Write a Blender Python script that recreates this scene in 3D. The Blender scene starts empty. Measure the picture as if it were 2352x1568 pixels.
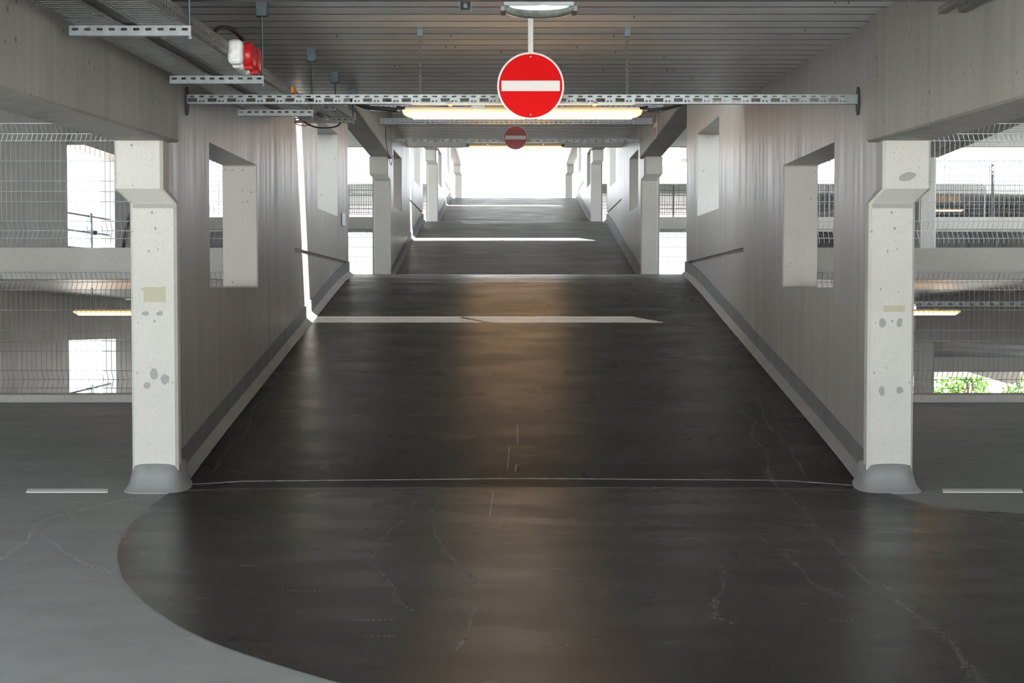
import bpy, math, random
from mathutils import Vector
random.seed(7)
SC = bpy.context.scene
COL = SC.collection
EZ = 1.30            # the eye is EZ above the foot of the first ramp; heights below are measured from the eye

# ------------------------------------------------------------------ camera, sky, sun, exposure
cam_d = bpy.data.cameras.new('camera'); cam = bpy.data.objects.new('camera', cam_d); COL.objects.link(cam)
F = 3400.0
cam_d.sensor_width = 36.0; cam_d.lens = F / 2352 * 36.0
cam_d.clip_start = 0.05; cam_d.clip_end = 600
cam.location = (0, 0, EZ)
cam.rotation_euler = (math.radians(90) - math.atan(124 / F), 0, 0)
SC.camera = cam

wd = bpy.data.worlds.new('sky'); SC.world = wd; wd.use_nodes = True
wn = wd.node_tree.nodes; wl = wd.node_tree.links
for n in list(wn): wn.remove(n)
w_out = wn.new('ShaderNodeOutputWorld'); w_bg = wn.new('ShaderNodeBackground')
w_tc = wn.new('ShaderNodeTexCoord'); w_sep = wn.new('ShaderNodeSeparateXYZ'); w_ramp = wn.new('ShaderNodeValToRGB')
wl.new(w_tc.outputs['Generated'], w_sep.inputs[0]); wl.new(w_sep.outputs['Z'], w_ramp.inputs[0])
w_ramp.color_ramp.elements[0].position = 0.0; w_ramp.color_ramp.elements[0].color = (0.93, 0.965, 1.0, 1)
w_ramp.color_ramp.elements[1].position = 0.6; w_ramp.color_ramp.elements[1].color = (0.66, 0.82, 1.0, 1)
wl.new(w_ramp.outputs[0], w_bg.inputs['Color']); w_bg.inputs['Strength'].default_value = 3.3
wl.new(w_bg.outputs[0], w_out.inputs['Surface'])

sun_d = bpy.data.lights.new('sun', 'SUN'); sun_d.energy = 62.0; sun_d.angle = math.radians(0.53); sun_d.color = (1.0, 0.94, 0.85)
sun = bpy.data.objects.new('sun', sun_d); COL.objects.link(sun)
sun.rotation_euler = Vector((-0.27, 0.31, -1.0)).to_track_quat('-Z', 'Y').to_euler()
sun.location = (10, -10, 40)

SC.view_settings.view_transform = 'Standard'; SC.view_settings.look = 'None'
SC.view_settings.gamma = 1.0; SC.view_settings.exposure = 1.0; SC.view_settings.use_curve_mapping = False

# ------------------------------------------------------------------ materials
def nmat(name):
    m = bpy.data.materials.new(name); m.use_nodes = True
    nt = m.node_tree; b = nt.nodes['Principled BSDF']
    return m, nt, b
def nd(nt, t, **kw):
    n = nt.nodes.new(t)
    for k, v in kw.items():
        if k in n.inputs.keys(): n.inputs[k].default_value = v
        else: setattr(n, k, v)
    return n
def coords(nt, scale=(1, 1, 1)):
    tc = nd(nt, 'ShaderNodeTexCoord'); mp = nd(nt, 'ShaderNodeMapping'); mp.inputs['Scale'].default_value = scale
    nt.links.new(tc.outputs['Object'], mp.inputs['Vector']); return mp.outputs['Vector']
def noise(nt, scale, sc=(1, 1, 1), detail=4, rough=0.55):
    n = nd(nt, 'ShaderNodeTexNoise', Scale=scale, Detail=detail, Roughness=rough)
    nt.links.new(coords(nt, sc), n.inputs['Vector']); return n.outputs['Fac']
def remap(nt, src, a, b, lo=0.0, hi=1.0):
    r = nd(nt, 'ShaderNodeMapRange'); r.inputs['From Min'].default_value = a; r.inputs['From Max'].default_value = b
    r.inputs['To Min'].default_value = lo; r.inputs['To Max'].default_value = hi
    nt.links.new(src, r.inputs['Value']); return r.outputs['Result']
def mix(nt, fac, a, b):
    m = nd(nt, 'ShaderNodeMix'); m.data_type = 'RGBA'
    for sock, v in ((m.inputs['Factor'], fac), (m.inputs['A'], a), (m.inputs['B'], b)):
        pass
    def put(idx, v):
        s = [i for i in m.inputs if i.enabled and i.name == idx][0]
        if hasattr(v, 'is_linked'): nt.links.new(v, s)
        elif isinstance(v, (tuple, list)): s.default_value = (*v, 1) if len(v) == 3 else v
        else: s.default_value = v
    put('Factor', fac); put('A', a); put('B', b)
    return [o for o in m.outputs if o.enabled][0]
def bump(nt, b, src, strength, dist=0.01):
    bp = nd(nt, 'ShaderNodeBump', Strength=strength, Distance=dist)
    nt.links.new(src, bp.inputs['Height']); nt.links.new(bp.outputs['Normal'], b.inputs['Normal'])
def math_(nt, op, a, b_=None):
    n = nd(nt, 'ShaderNodeMath'); n.operation = op
    for i, v in enumerate((a, b_)):
        if v is None: continue
        if hasattr(v, 'is_linked'): nt.links.new(v, n.inputs[i])
        else: n.inputs[i].default_value = v
    return n.outputs[0]

def concrete(name, lo, hi, rough=(0.5, 0.7), speck=0.25, streak=True, holes=0.10, hole_col=(0.10, 0.095, 0.085), hole_scale=9.0, spec=0.35):
    m, nt, b = nmat(name)
    big = noise(nt, 1.1, detail=5)
    fac = remap(nt, big, 0.3, 0.7)
    col = mix(nt, fac, lo, hi)
    if streak:
        st = noise(nt, 1.0, (9, 9, 0.35), 6, 0.65)
        col = mix(nt, remap(nt, st, 0.42, 0.72, 0, 0.4), col, tuple(c * 0.76 for c in lo))
        st2 = noise(nt, 1.0, (26, 26, 0.8), 3, 0.6)
        col = mix(nt, remap(nt, st2, 0.5, 0.8, 0, 0.2), col, tuple(min(1, c * 1.22) for c in hi))
    grain = noise(nt, 70, detail=3)
    col = mix(nt, remap(nt, grain, 0.45, 0.7, 0, speck), col, tuple(c * 0.75 for c in lo))
    if holes:
        vo = nd(nt, 'ShaderNodeTexVoronoi', Scale=hole_scale); nt.links.new(coords(nt, (1, 1, 0.8)), vo.inputs['Vector'])
        gate = noise(nt, 3.0, detail=2)
        sz = remap(nt, gate, 0.35, 0.75, 0.0, holes)
        h = math_(nt, 'LESS_THAN', vo.outputs['Distance'], sz)
        col = mix(nt, math_(nt, 'MULTIPLY', h, 0.75), col, hole_col)
        vo2 = nd(nt, 'ShaderNodeTexVoronoi', Scale=hole_scale * 3.3); nt.links.new(coords(nt, (1, 1, 0.9)), vo2.inputs['Vector'])
        h2 = math_(nt, 'LESS_THAN', vo2.outputs['Distance'], math_(nt, 'MULTIPLY', sz, 1.1))
        col = mix(nt, math_(nt, 'MULTIPLY', h2, 0.5), col, hole_col)
    nt.links.new(col, b.inputs['Base Color'])
    rsrc = noise(nt, 1.0, (12, 12, 0.6), 4)
    nt.links.new(remap(nt, rsrc, 0.3, 0.7, *rough), b.inputs['Roughness'])
    b.inputs['Specular IOR Level'].default_value = spec
    bump(nt, b, noise(nt, 45, detail=4), 0.12, 0.004)
    return m

M = {}
M['wall'] = concrete('formed_concrete', (0.275, 0.264, 0.245), (0.335, 0.324, 0.304), rough=(0.30, 0.45), holes=0.07, hole_scale=7, spec=0.5)
M['beam'] = concrete('beam_concrete', (0.30, 0.292, 0.262), (0.375, 0.367, 0.335), rough=(0.45, 0.65), holes=0.22, hole_scale=14)
M['column'] = concrete('pale_column_concrete', (0.455, 0.455, 0.422), (0.53, 0.528, 0.492), streak=False, holes=0.21, hole_col=(0.17, 0.165, 0.15), hole_scale=18, rough=(0.6, 0.75))
M['edge'] = concrete('edge_concrete', (0.55, 0.545, 0.51), (0.66, 0.655, 0.62), speck=0.6, streak=False, holes=0.10, hole_scale=8, rough=(0.55, 0.75))
M['patch'] = concrete('repair_mortar', (0.27, 0.27, 0.25), (0.32, 0.32, 0.30), streak=False, holes=0, rough=(0.6, 0.8))
M['tape'] = concrete('tape_residue', (0.36, 0.35, 0.25), (0.43, 0.42, 0.31), streak=False, holes=0, rough=(0.5, 0.7))
M['facade'] = concrete('facade_concrete', (0.40, 0.395, 0.38), (0.50, 0.495, 0.48), holes=0.05, hole_scale=6)

def coating(name, lo, hi, rough, streak_amt=0.35, scuff=0.25, scuff_col=(0.22, 0.215, 0.21), spec=0.5):
    m, nt, b = nmat(name)
    big = noise(nt, 0.7, detail=5); mott = noise(nt, 5.0, (1.0, 1.3, 1.0), 6, 0.7)
    col = mix(nt, remap(nt, big, 0.3, 0.7), lo, hi)
    col = mix(nt, remap(nt, mott, 0.4, 0.8, 0, 0.35), col, tuple(c * 1.5 for c in hi))
    st = noise(nt, 1.0, (0.9, 7.0, 1.0), 6, 0.65)
    col = mix(nt, remap(nt, st, 0.5, 0.8, 0, streak_amt), col, tuple(c * 1.7 for c in hi))
    # fine sweeping scratches in patches
    sc = noise(nt, 1.0, (3.5, 26.0, 1.0), 8, 0.78); gate = noise(nt, 1.3, detail=3)
    s = math_(nt, 'MULTIPLY', remap(nt, sc, 0.585, 0.72), remap(nt, gate, 0.46, 0.62))
    col = mix(nt, math_(nt, 'MULTIPLY', s, scuff), col, scuff_col)
    gr = noise(nt, 220, detail=2)
    col = mix(nt, remap(nt, gr, 0.55, 0.8, 0, 0.5), col, tuple(c * 1.9 for c in hi))
    nt.links.new(col, b.inputs['Base Color'])
    rs = noise(nt, 1.4, (1.0, 2.0, 1.0), 2, 0.5)
    nt.links.new(remap(nt, rs, 0.3, 0.7, *rough), b.inputs['Roughness'])
    b.inputs['Specular IOR Level'].default_value = spec
    bump(nt, b, noise(nt, 150, detail=3), 0.30, 0.003)
    return m
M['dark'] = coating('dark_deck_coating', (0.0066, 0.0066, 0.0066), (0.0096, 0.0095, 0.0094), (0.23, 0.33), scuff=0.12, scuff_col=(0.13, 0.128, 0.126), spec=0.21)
M['ramp2'] = coating('dark_deck_coating_upper', (0.074, 0.074, 0.072), (0.092, 0.092, 0.090), (0.30, 0.42))  # same dark coating, lightened to carry the sky and sun light on the upper ramps
M['light'] = coating('grey_deck_coating', (0.185, 0.193, 0.192), (0.225, 0.233, 0.232), (0.55, 0.7), streak_amt=0.08, scuff=0.25, scuff_col=(0.34, 0.34, 0.34), spec=0.3)
M['skirt'] = coating('grey_skirting_coating', (0.13, 0.132, 0.132), (0.155, 0.157, 0.156), (0.45, 0.6), streak_amt=0.1, scuff=0.0, spec=0.3)
M['fillet'] = coating('pale_fillet_coating', (0.175, 0.182, 0.182), (0.205, 0.213, 0.213), (0.4, 0.55), streak_amt=0.1, scuff=0.0)

def plain(name, col, rough=0.5, metal=0.0, var=0.12, scale=6.0, spec=0.5, em=None, ems=0.0):
    m, nt, b = nmat(name)
    n = noise(nt, scale, detail=4)
    c = mix(nt, remap(nt, n, 0.3, 0.7), tuple(max(0, x * (1 - var)) for x in col), tuple(min(1, x * (1 + var)) for x in col))
    nt.links.new(c, b.inputs['Base Color'])
    b.inputs['Roughness'].default_value = rough; b.inputs['Metallic'].default_value = metal
    b.inputs['Specular IOR Level'].default_value = spec
    if em: b.inputs['Emission Color'].default_value = (*em, 1); b.inputs['Emission Strength'].default_value = ems
    return m
M['crack'] = plain('worn_specks', (0.15, 0.148, 0.145), 0.4, var=0.4, scale=30, spec=0.4)
M['chalk'] = plain('chalk_line', (0.36, 0.355, 0.35), 0.8, var=0.4, scale=20)
M['crackl'] = plain('worn_specks_grey', (0.36, 0.37, 0.375), 0.55, var=0.2, scale=30)
M['paint'] = plain('white_road_paint', (0.72, 0.72, 0.71), 0.6, var=0.05)
M['deck'] = plain('painted_steel_deck', (0.80, 0.815, 0.815), 0.36, 0.0, 0.05, 2.0)
M['galv'] = plain('galvanised_steel', (0.30, 0.325, 0.34), 0.45, 0.75, 0.18, 25)
M['galvd'] = plain('dull_zinc_steel', (0.22, 0.225, 0.22), 0.5, 0.6, 0.2, 25)
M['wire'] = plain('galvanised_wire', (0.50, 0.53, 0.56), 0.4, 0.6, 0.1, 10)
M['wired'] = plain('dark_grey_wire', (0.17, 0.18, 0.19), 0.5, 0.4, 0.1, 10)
M['zinc_blue'] = plain('blue_passivated_zinc', (0.11, 0.145, 0.165), 0.4, 0.7, 0.15, 20)
M['black'] = plain('black_rubber', (0.012, 0.012, 0.012), 0.5)
M['darkhole'] = plain('shadowed_steel', (0.05, 0.05, 0.052), 0.6, 0.3)  # dark steel; also paints the shade in ceiling slots and wall holes
M['white'] = plain('white_plastic', (0.74, 0.74, 0.73), 0.4, var=0.03)
M['signwhite'] = plain('white_sign_face', (0.80, 0.77, 0.73), 0.45, var=0.02)
M['signred'] = plain('red_sign_face', (0.74, 0.003, 0.004), 0.5, var=0.03, spec=0.08)
M['fadedred'] = plain('faded_red_sign_face', (0.48, 0.085, 0.088), 0.42, var=0.04, spec=0.4)  # same red as the near sign, with shade and haze mixed into the colour
M['redplastic'] = plain('red_plastic', (0.50, 0.012, 0.015), 0.35, var=0.05)
M['redcable'] = plain('red_cable', (0.6, 0.05, 0.03), 0.5)
M['yellow'] = plain('yellow_cable', (0.60, 0.42, 0.06), 0.5)
M['blue'] = plain('blue_cable', (0.10, 0.12, 0.25), 0.5)
M['orange'] = plain('orange_plastic', (0.75, 0.25, 0.02), 0.5)
M['lampbody'] = plain('cream_lamp_housing', (0.62, 0.55, 0.45), 0.45, var=0.05)
M['tube'] = plain('warm_lamp_diffuser', (0.9, 0.85, 0.75), 0.4, em=(1.0, 0.58, 0.25), ems=10.0)
M['tubeglow'] = plain('lit_frosted_diffuser', (0.85, 0.78, 0.66), 0.4, em=(1.0, 0.68, 0.36), ems=0.55)
M['tubewarm'] = plain('warm_lamp_rim', (0.8, 0.6, 0.4), 0.4, em=(1.0, 0.50, 0.18), ems=0.7)
M['led'] = plain('cool_led', (1, 1, 1), 0.3, em=(0.95, 1.0, 0.92), ems=14.0)
M['lens'] = plain('clear_grey_lens', (0.20, 0.225, 0.20), 0.18, var=0.3, scale=30)
M['lenslit'] = plain('lit_reflector', (0.85, 0.87, 0.85), 0.3, em=(0.95, 1.0, 0.95), ems=0.22)
M['ground'] = plain('pale_paving', (0.16, 0.157, 0.15), 0.8, var=0.1, scale=0.3)
M['fore'] = plain('grey_forecourt_paving', (0.275, 0.285, 0.29), 0.8, var=0.1, scale=0.3)
M['roof'] = plain('grey_roof_coating', (0.27, 0.27, 0.265), 0.7, var=0.1, scale=0.6)
M['bark'] = plain('bark', (0.10, 0.075, 0.05), 0.85, var=0.3, scale=8)
M['leaf'] = plain('green_leaves', (0.10, 0.22, 0.035), 0.55, var=0.5, scale=0.9)

# ------------------------------------------------------------------ mesh helpers
class MB:
    def __init__(s): s.v = []; s.f = []; s.m = []
    def add(s, vs, fs, mi=0):
        o = len(s.v); s.v += [tuple(p) for p in vs]
        for f in fs: s.f.append(tuple(o + i for i in f)); s.m.append(mi)
        return s
    def box(s, x0, x1, y0, y1, z0, z1, mi=0):
        vs = [(x, y, z) for x in (x0, x1) for y in (y0, y1) for z in (z0, z1)]
        return s.add(vs, [(0, 1, 3, 2), (4, 6, 7, 5), (0, 4, 5, 1), (2, 3, 7, 6), (0, 2, 6, 4), (1, 5, 7, 3)], mi)
    def slab(s, x0, x1, y0, y1, zb, zt, mi=0):
        """box whose bottom and top heights are functions of depth y"""
        vs = []
        for x in (x0, x1):
            for y in (y0, y1):
                vs += [(x, y, zb(y)), (x, y, zt(y))]
        return s.add(vs, [(0, 1, 3, 2), (4, 6, 7, 5), (0, 4, 5, 1), (2, 3, 7, 6), (0, 2, 6, 4), (1, 5, 7, 3)], mi)
    def quad(s, a, b, c, d, mi=0): return s.add([a, b, c, d], [(0, 1, 2, 3)], mi)
    def tube(s, pts, r, n=8, mi=0, closed=False, caps=True):
        pts = [Vector(p) for p in pts]; k = len(pts); rings = []
        up = None
        for i in range(k):
            if closed: t = pts[(i + 1) % k] - pts[i - 1]
            else: t = pts[min(i + 1, k - 1)] - pts[max(i - 1, 0)]
            t.normalize()
            if up is None:
                up = Vector((0, 0, 1)) if abs(t.z) < 0.9 else Vector((1, 0, 0))
            a = t.cross(up)
            if a.length < 1e-5: a = t.cross(Vector((0, 1, 0.1)))
            a.normalize(); b = a.cross(t); b.normalize(); up = b
            rings.append([pts[i] + r * (math.cos(2 * math.pi * j / n) * a + math.sin(2 * math.pi * j / n) * b) for j in range(n)])
        vs = [p for rg in rings for p in rg]; fs = []
        for i in range(k if closed else k - 1):
            i2 = (i + 1) % k
            for j in range(n):
                j2 = (j + 1) % n
                fs.append((i * n + j, i * n + j2, i2 * n + j2, i2 * n + j))
        if caps and not closed:
            fs.append(tuple(range(n - 1, -1, -1))); fs.append(tuple((k - 1) * n + j for j in range(n)))
        return s.add(vs, fs, mi)
    def loft(s, rings, mi=0, caps=True):
        n = len(rings[0]); vs = [p for r in rings for p in r]; fs = []
        for i in range(len(rings) - 1):
            for j in range(n):
                j2 = (j + 1) % n
                fs.append((i * n + j, i * n + j2, (i + 1) * n + j2, (i + 1) * n + j))
        if caps:
            fs.append(tuple(range(n - 1, -1, -1))); fs.append(tuple((len(rings) - 1) * n + j for j in range(n)))
        return s.add(vs, fs, mi)
    def disc_y(s, cx, y0, y1, cz, r, n=48, mi=0):
        """cylinder whose axis is y"""
        return s.loft([[(cx + r * math.cos(2 * math.pi * j / n), y, cz + r * math.sin(2 * math.pi * j / n)) for j in range(n)] for y in (y0, y1)], mi)
    def disc_x(s, x0, x1, cy, cz, r, n=24, mi=0):
        return s.loft([[(x, cy + r * math.cos(2 * math.pi * j / n), cz + r * math.sin(2 * math.pi * j / n)) for j in range(n)] for x in (x0, x1)], mi)
    def build(s, name, mats, parent=None, smooth=False, ez=True):
        if not isinstance(mats, (list, tuple)): mats = [mats]
        off = Vector((0, 0, EZ if ez else 0))
        if parent is not None:
            w = Vector(parent.location); p = parent.parent
            while p is not None: w += Vector(p.location); p = p.parent
            off -= w
        me = bpy.data.meshes.new(name)
        me.from_pydata([tuple(Vector(p) + off) for p in s.v], [], s.f)
        for m in mats: me.materials.append(m)
        for p, mi in zip(me.polygons, s.m): p.material_index = mi; p.use_smooth = smooth
        me.validate(); me.update()
        import bmesh
        bm = bmesh.new(); bm.from_mesh(me); bmesh.ops.recalc_face_normals(bm, faces=bm.faces); bm.to_mesh(me); bm.free()
        o = bpy.data.objects.new(name, me); COL.objects.link(o)
        if parent is not None: o.parent = parent
        return o
def plate(mb, axis_u, axis_v, origin, ub, vb, hole, mi=0):
    """sheet with rectangular holes: breakpoints ub, vb along two axes"""
    O = Vector(origin); U = Vector(axis_u); V = Vector(axis_v)
    for i in range(len(ub) - 1):
        for j in range(len(vb) - 1):
            if hole(i, j): continue
            mb.quad(O + U * ub[i] + V * vb[j], O + U * ub[i + 1] + V * vb[j], O + U * ub[i + 1] + V * vb[j + 1], O + U * ub[i] + V * vb[j + 1], mi)
    return mb
def solid(o, t=0.002):
    m = o.modifiers.new('sheet', 'SOLIDIFY'); m.thickness = t; m.offset = 0; return o
def bevel(o, w=0.01, seg=2):
    m = o.modifiers.new('bevel', 'BEVEL'); m.width = w; m.segments = seg; m.limit_method = 'ANGLE'; m.angle_limit = math.radians(40); return o
def tag(o, label=None, cat=None, group=None, kind=None):
    if label: o['label'] = label
    if cat: o['category'] = cat
    if group: o['group'] = group
    if kind: o['kind'] = kind
    return o
def thing(name, loc, label, cat, group=None):
    o = bpy.data.objects.new(name, None); COL.objects.link(o); o.empty_display_size = 0.1
    o.location = (loc[0], loc[1], loc[2] + EZ); tag(o, label, cat, group); return o
def part(o, label): o['label'] = label; return o
def clone(src, parent, loc=None):
    c = src.copy(); COL.objects.link(c); c.parent = parent
    if loc is not None: c.location = loc
    return c
def struct(name, mb, mats, label=None, smooth=False):
    o = mb.build(name, mats, smooth=smooth); tag(o, label, None, None, 'structure'); return o

# ------------------------------------------------------------------ the garage: strips of deck, half a storey apart
P = 16.65
XL, XR, T = -2.185, 2.325, 0.30
XO0, XO1 = -7.2, 17.6
A0 = -2.5
def fA(y): return -1.30 + 0.03 * (y - 9.5)
def fB(y): return 0.20 - 0.026 * (y - 19.75)
def fC(y): return 1.60 + 0.036 * (y - 36.5)
def fD(y): return 3.225 - 0.012 * (y - 53.05)
def sA(y): return 1.434 + 0.03 * y
def sB(y): return 3.105 - 0.033 * (y - 26.9)
def sC(y): return fC(y) + 3.05
def sD(y): return fD(y) + 3.05
FL = [fA, fB, fC, fD]; SF = [sA, sB, sC, sD]
SPAN = [(A0, 14.90), (14.95, 31.42), (31.56, 48.05), (48.15, 64.7)]
RP = [(9.0, 0.0), (9.55, 0.012), (10.1, 0.075), (10.96, 0.165), (12.5, 0.315), (15.87, 0.645), (17.8, 0.838), (18.8, 0.927), (19.35, 0.966), (19.75, 0.988), (20.3, 1.0), (20.8, 1.0)]
def ramp_z(k, y):
    y0 = y - P * k
    a, b = FL[k](9.0 + P * k), FL[k + 1](20.8 + P * k)
    if y0 <= 9.0: return FL[k](y)
    if y0 >= 20.8: return FL[k + 1](y)
    for (u0, t0), (u1, t1) in zip(RP, RP[1:]):
        if u0 <= y0 <= u1:
            t = t0 + (t1 - t0) * (y0 - u0) / (u1 - u0); return a + (b - a) * t

def deck(name, zf, x0, x1, y0, y1, mat, label, hole=None, thick=0.12, edge0=True, edge1=True):
    mb = MB(); top = zf; bot = lambda y: zf(y) - thick
    if hole:
        hx0, hx1, hy = hole
        mb.slab(x0, hx0, y0, hy, bot, top); mb.slab(hx1, x1, y0, hy, bot, top); mb.slab(x0, x1, hy, y1, bot, top)
    else: mb.slab(x0, x1, y0, y1, bot, top)
    spans = [(x0, x1)] if not hole else [(x0, hole[0]), (hole[1], x1)]
    lo = lambda y: zf(y) - 0.24; hi = lambda y: zf(y) + 0.075
    if edge0:
        for a, b in spans: mb.slab(a, b, y0 - 0.02, y0 + 0.18, lo, hi, 1)
    if edge1:
        for a, b in ([(x0, x1)] if not edge1 == 'hole' else [(x0, XL - T), (XR + T, x1)]): mb.slab(a, b, y1 - 0.18, y1 + 0.02, lo, hi, 1)
    return struct(name, mb, [mat, M['edge']], label)

def soffit(name, zs, x0, x1, y0, y1, label, pitch=0.29, gap=0.026, beams=(), thick=0.10):
    """re-entrant profiled steel deck: flat panels parted by narrow slots"""
    mb = MB(); y = y0; prof = []
    while y < y1:
        e = min(y + pitch - gap, y1)
        prof += [(y, 0.0), (e - 0.004, 0.0), (e, 0.006), (e, 0.05)]
        if e + gap < y1: prof += [(e + gap, 0.05), (e + gap, 0.006)]
        y += pitch
    for (a, h), (b, g) in zip(prof, prof[1:]):
        mb.quad((x0, a, zs(a) + h), (x1, a, zs(a) + h), (x1, b, zs(b) + g), (x0, b, zs(b) + g), 2 if max(h, g) > 0.007 or b - a < 0.001 else 0)  # slot faces get a dark material so their shade is painted in
    mb.slab(x0, x1, y0, y1, lambda y: zs(y) + 0.055, lambda y: zs(y) + thick, 0)
    for (bx0, bx1, by0, by1, d) in beams: mb.slab(bx0, bx1, by0, by1, lambda y: zs(y) - d, lambda y: zs(y) + 0.02, 1)
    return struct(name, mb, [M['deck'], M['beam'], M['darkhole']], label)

def sh(f, d): return lambda y: f(y) + d
# decks: own floor, roof above, and the lower storeys seen through the fences
deck('floor', fA, XO0, XO1, *SPAN[0], M['light'], 'light grey coated deck at the foot of the first ramp', edge0=False, edge1='hole')
deck('floor', fB, XO0, XO1, *SPAN[1], M['ramp2'], 'deck at the top of the first ramp', hole=(XL - T, XR + T, 20.4), edge1='hole')
deck('floor', fC, XO0, XO1, *SPAN[2], M['ramp2'], 'deck at the top of the second ramp', hole=(XL - T, XR + T, 20.4 + P), edge1='hole')
deck('floor', fD, XO0, XO1, *SPAN[3], M['ramp2'], 'topmost deck at the top of the third ramp', hole=(XL - T, XR + T, 20.4 + 2 * P))
for k, nm in ((0, 'first'), (1, 'second'), (2, 'third'), (3, 'topmost')):
    deck('ceiling', sh(SF[k], 0.24), XO0, XO1, *SPAN[k], M['roof'], 'roof slab over the %s deck' % nm)
bays = (7.15, 12.2, 17.25)
ceilA = soffit('ceiling', sA, XO0, XO1, A0, 14.88, 'ribbed pale grey steel deck over the foreground')
soffit('ceiling', sB, XO0, XO1, 14.97, 31.4, 'ribbed steel deck over the lane behind the first ramp')
soffit('ceiling', sC, XO0, XO1, 31.6, 48.0, 'ribbed steel deck over the lane behind the second ramp', beams=[(x, x + 0.35, 36.5, 43.0, 0.85) for x in bays])
soffit('ceiling', sD, XO0, XO1, 48.2, 64.6, 'ribbed steel deck over the topmost lane', beams=[(x, x + 0.35, 53.2, 63.2, 0.85) for x in bays])
LOW = 2.98
soffit('ceiling', sh(fB, -0.235), XO0, XL - T, 15.15, 31.2, 'underside of the upper deck at the left', beams=[(XO0, XO0 + .35, 19.8, 26.2, 0.7)])
soffit('ceiling', sh(fB, -0.235), XR + T, XO1, 15.15, 31.2, 'underside of the upper deck at the right', beams=[(x, x + 0.35, 19.8, 26.2, 0.75) for x in bays])
for f_, y0_, nm in ((fC, 31.8, 'third'), (fD, 48.4, 'topmost')):
    soffit('ceiling', sh(f_, -0.235), XO0, XL - T, y0_, y0_ + 16.0, 'underside of the %s deck at the left' % nm)
    soffit('ceiling', sh(f_, -0.235), XR + T, XO1, y0_, y0_ + 16.0, 'underside of the %s deck at the right' % nm, beams=[(x, x + 0.35, y0_ + 4.7, y0_ + 11.2, 0.75) for x in bays])
deck('floor', sh(fB, -LOW), XO0, XO1, *SPAN[1], M['ramp2'], 'lower deck below the fence')
deck('floor', sh(fC, -LOW), XO0, XO1, *SPAN[2], M['ramp2'], 'deck one storey below the third deck')
deck('floor', sh(fD, -LOW), XO0, XO1, *SPAN[3], M['ramp2'], 'deck one storey below the topmost deck')
soffit('ceiling', sh(fC, -LOW - 0.235), XO0, XO1, 31.8, 47.8, 'ceiling two storeys below the third deck', beams=[(x, x + 0.35, 36.5, 43.0, 0.75) for x in bays])
deck('floor', sh(fD, -2 * LOW), XO0, XO1, *SPAN[3], M['ramp2'], 'deck two storeys below the topmost deck')

def side_wall(name, x0, x1, y0, y1, zb, zt, label, mat='facade'):
    mb = MB(); mb.slab(x0, x1, y0, y1, zb, zt); return struct(name, mb, M[mat], label)
side_wall('wall_right', 11.0, 11.25, A0, 14.7, fA, sh(sA, .02), 'side wall of the near deck beyond the right bay')
side_wall('wall_left', XO0 - .25, XO0, 6.0, 14.9, sh(fA, -.1), sh(sA, .02), 'side wall of the near deck beyond the left bay')
side_wall('wall_right', XO1, XO1 + .25, 15.0, 31.4, sh(fB, -LOW), sh(fB, -.1), 'outer wall of the lower deck far at the right')
side_wall('wall_right', XO1, XO1 + .25, 31.6, 48.0, sh(fC, -2 * LOW), sh(fC, -.1), 'outer wall under the third deck far at the right')
side_wall('wall_right', XO1, XO1 + .25, 48.2, 64.7, sh(fD, -LOW), sh(fD, -.1), 'outer wall under the topmost deck far at the right')
side_wall('wall_front', 8.0, XO1 + .25, A0 - .3, A0, sh(fA, -.3), sh(sA, .1), 'front wall of the near deck at the right, behind the viewpoint')  # unseen wall, added to keep forecourt light out of the right bay
side_wall('wall_left', XO0 - .25, XO0, 31.6, 48.0, sh(fC, -LOW), sh(fC, -.1), 'outer wall under the third deck at the left')  # unseen left walls here and below, added to darken the lower decks
side_wall('wall_left', XO0 - .25, XO0, 48.2, 64.7, sh(fD, -LOW), sh(fD, -.1), 'outer wall under the topmost deck at the left')
for x0_, x1_, nm in ((-3.3, 3.3, 'middle'), (8.3, XO1, 'right')):  # end walls added to cut daylight, left open where sky shows through
    side_wall('wall_back', x0_, x1_, 64.7, 64.95, sh(fD, -LOW), sh(fD, -.1), 'far end wall under the topmost deck, %s piece' % nm)
side_wall('wall_back', XO0, XO1, 64.7, 64.95, sh(fD, -2 * LOW), sh(fD, -LOW - .1), 'far end wall two storeys below the topmost deck')  # added to stop light from the far end reaching the lower decks
side_wall('wall_left', XO0 - .25, XO0, 31.6, 64.7, lambda y: -6.2, lambda y: -1.9, 'outer wall two storeys down at the left')  # unseen, closes off side light two storeys down
mb = MB(); mb.box(-90, 90, -80, A0 - 0.02, fA(A0) - .3, fA(A0) - 0.01); struct('floor', mb, M['fore'], 'sunlit forecourt in front of the garage')

# ------------------------------------------------------------------ ramps
def lerp(tab, y):
    if y <= tab[0][0]: return tab[0][1]
    for (a, p), (b, q) in zip(tab, tab[1:]):
        if a <= y <= b: return p + (q - p) * (y - a) / (b - a)
    return tab[-1][1]
LEFT = [(3.3, 6.0), (3.7, 3.6), (4.1, 2.0), (4.6, 0.6), (4.95, -0.08), (5.3, -0.64), (5.48, -0.84), (5.66, -1.03), (5.84, -1.20), (6.11, -1.40), (6.48, -1.62), (6.95, -1.84), (7.38, -1.98), (7.75, -2.07), (8.3, -2.15), (8.92, -2.18), (9.5, -2.17), (9.73, XL + 0.05)]
RIGHT = [(8.30, 17.4), (8.45, 6.0), (8.56, 3.5), (8.63, 3.0), (8.72, 2.77), (8.86, 2.55), (9.14, 2.43), (9.39, 2.38), (9.7, XR - 0.05)]
def lane_x(y):
    l = lerp(LEFT, y); r = lerp(RIGHT, y); return l, r
ys = []
y = 3.3
while y < 10.2: ys.append(y); y += 0.06
while y < 20.9: ys.append(y); y += 0.15
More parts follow.
